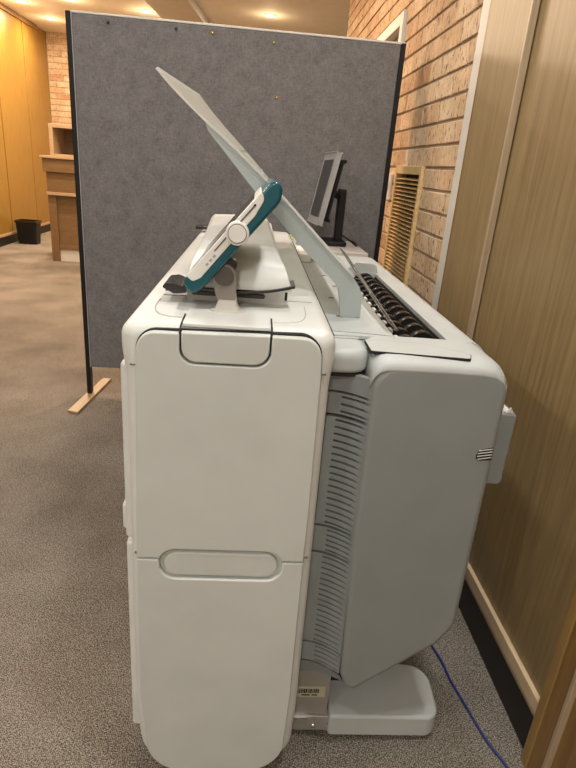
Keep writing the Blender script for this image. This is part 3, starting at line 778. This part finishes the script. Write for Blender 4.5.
for x, y in ((-.03, 1.0), (-.03, 2.15), (.44, 1.03), (.30, 1.03), (.44, 2.0), (.30, 2.0)):
    bm = B(); prism(bm, circle(x, y, .022, 16), 0, .03, 'z', .003, 0); tag(obj('foot_pad', bm, M['black'], PR), 'black foot pad')

# ------------------------------------------------------------------ blue cable on the carpet
pts = [(.50, 1.5, .004), (.56, 1.30, .004), (.591, 1.182, .004), (.597, 1.115, .004), (.612, 1.039, .004), (.631, .943, .004), (.654, .881, .004), (.672, .80, .004), (.685, .70, .004)]
bm = B(); tube(bm, spline(pts, 8), .0033, 8)
tag(obj('network_cable', bm, M['cable'], None, (.62, 1.0, 0)), 'thin blue network cable trailing across the carpet beside the black skirting', 'cable')

# ------------------------------------------------------------------ side table behind the printer, monitor, papers
tb = empty('side_table', (.28, 2.68, 0), 'pale laminate side table between the printer and the felt screen, carrying the monitor', 'table')
bm = B(); box(bm, -.02, .507, 2.50, 2.93, .905, .947, .004); obj('tabletop', bm, M['table'], tb)
bm = B(); box(bm, .02, .49, 2.53, 2.90, .83, .905); obj('apron', bm, M['table'], tb)
for x in (.03, .465):
    for y in (2.54, 2.865):
        bm = B(); box(bm, x, x + .03, y, y + .03, 0, .83); obj('leg', bm, M['metal'], tb)
MO = empty('monitor', (.38, 2.66, .947), 'grey flat monitor tilted on a black stand on the table behind the printer', 'monitor')
def obox(bm, cen, axes, half, mi=0, r=.004):
    vs = bmesh.ops.create_cube(bm, size=1)['verts']
    for v_ in vs:
        c = v_.co.copy(); v_.co = cen + axes[0] * (c.x * 2 * half[0]) + axes[1] * (c.y * 2 * half[1]) + axes[2] * (c.z * 2 * half[2])
    es = list({e for v_ in vs for e in v_.link_edges})
    if r: bmesh.ops.bevel(bm, geom=es, offset=r, segments=2, affect='EDGES')
nb, ntp, fb = Vector((.276, 2.55, 1.051)), Vector((.334, 2.56, 1.352)), Vector((.252, 2.84, 1.062))
hei = (ntp - nb).normalized(); wid = (fb - nb); wid = (wid - hei * wid.dot(hei)).normalized(); nrm = hei.cross(wid).normalized()
if nrm.x > 0: nrm = -nrm
H2 = (ntp - nb).length / 2; W2 = .125
mc = nb + hei * H2 + wid * W2
bm = B(); obox(bm, mc - nrm * .010, (wid, hei, nrm), (W2, H2, .010), r=.004); obj('bezel', bm, M['moncase'], MO)
bm = B(); obox(bm, mc + nrm * .0008, (wid, hei, nrm), (W2 - .030, H2 - .030, .001), r=0); tag(obj('screen', bm, M['lcd'], MO), 'dark switched off screen')
bm = B(); obox(bm, mc - nrm * .028, (wid, hei, nrm), (W2 - .016, H2 - .03, .014), r=.010); obj('back_shell', bm, M['black'], MO)
bs = mc - nrm * .04
sp = Vector((.40, 2.76, 0))
bm = B(); box(bm, sp.x - .018, sp.x + .018, sp.y - .03, sp.y + .03, .95, 1.20, .006); tag(obj('stand_post', bm, M['black'], MO), 'black stand post')
bm = B(); tube(bm, [tuple(bs), (sp.x, sp.y, 1.16)], .016, 10); tag(obj('hinge_arm', bm, M['black'], MO), 'black hinge arm')
bm = B(); prism(bm, rpoly([(sp.x - .13, sp.y - .10, .03), (sp.x + .035, sp.y - .10, .03), (sp.x + .035, sp.y + .09, .03), (sp.x - .13, sp.y + .09, .03)], 6), .9475, .968, 'z', .003, .006); tag(obj('stand_base', bm, M['black'], MO), 'black stand base')
bm = B(); tube(bm, spline([(sp.x + .0, sp.y + .03, 1.0), (sp.x + .05, sp.y - .0, .975), (sp.x + .085, sp.y - .05, .952), (sp.x + .10, sp.y + .06, .952), (sp.x + .08, sp.y + .16, .952)], 6), .004, 6); tag(obj('power_lead', bm, M['black'], MO), 'black power lead')
# carton and papers at the far end of the printer
bm = B(); box(bm, .150, .192, 1.88, 2.10, DZ + .0005, DZ + .0265, .003)
tag(obj('paper_carton', bm, M['paper'], None, (.171, 1.99, DZ + .0005)), 'small white carton lying on the far end of the printer deck', 'carton')
bm = B(); prism(bm, [(.06, 2.51), (.185, 2.515), (.195, 2.72), (.07, 2.73)], .947, .981, 'z')
ps = obj('paper_stack', bm, M['paper'], None, (.12, 2.6, .947)); tag(ps, 'low paper stack with yellow green top sheet on the table left of the monitor', 'papers')
bm = B(); prism(bm, [(.062, 2.53), (.18, 2.515), (.19, 2.70), (.072, 2.715)], .981, .984, 'z'); tag(obj('top_sheet', bm, M['green'], ps), 'yellow green top sheet')

# ------------------------------------------------------------------ world and view
w = bpy.data.worlds.new('world'); scene.world = w; w.use_nodes = True
w.node_tree.nodes['Background'].inputs['Color'].default_value = (.9, .85, .78, 1)
w.node_tree.nodes['Background'].inputs['Strength'].default_value = .05
vs_ = scene.view_settings
scene.display_settings.display_device = 'sRGB'
vs_.view_transform = 'Standard'; vs_.look = 'None'; vs_.gamma = 1; vs_.use_curve_mapping = False
vs_.exposure = 0.0
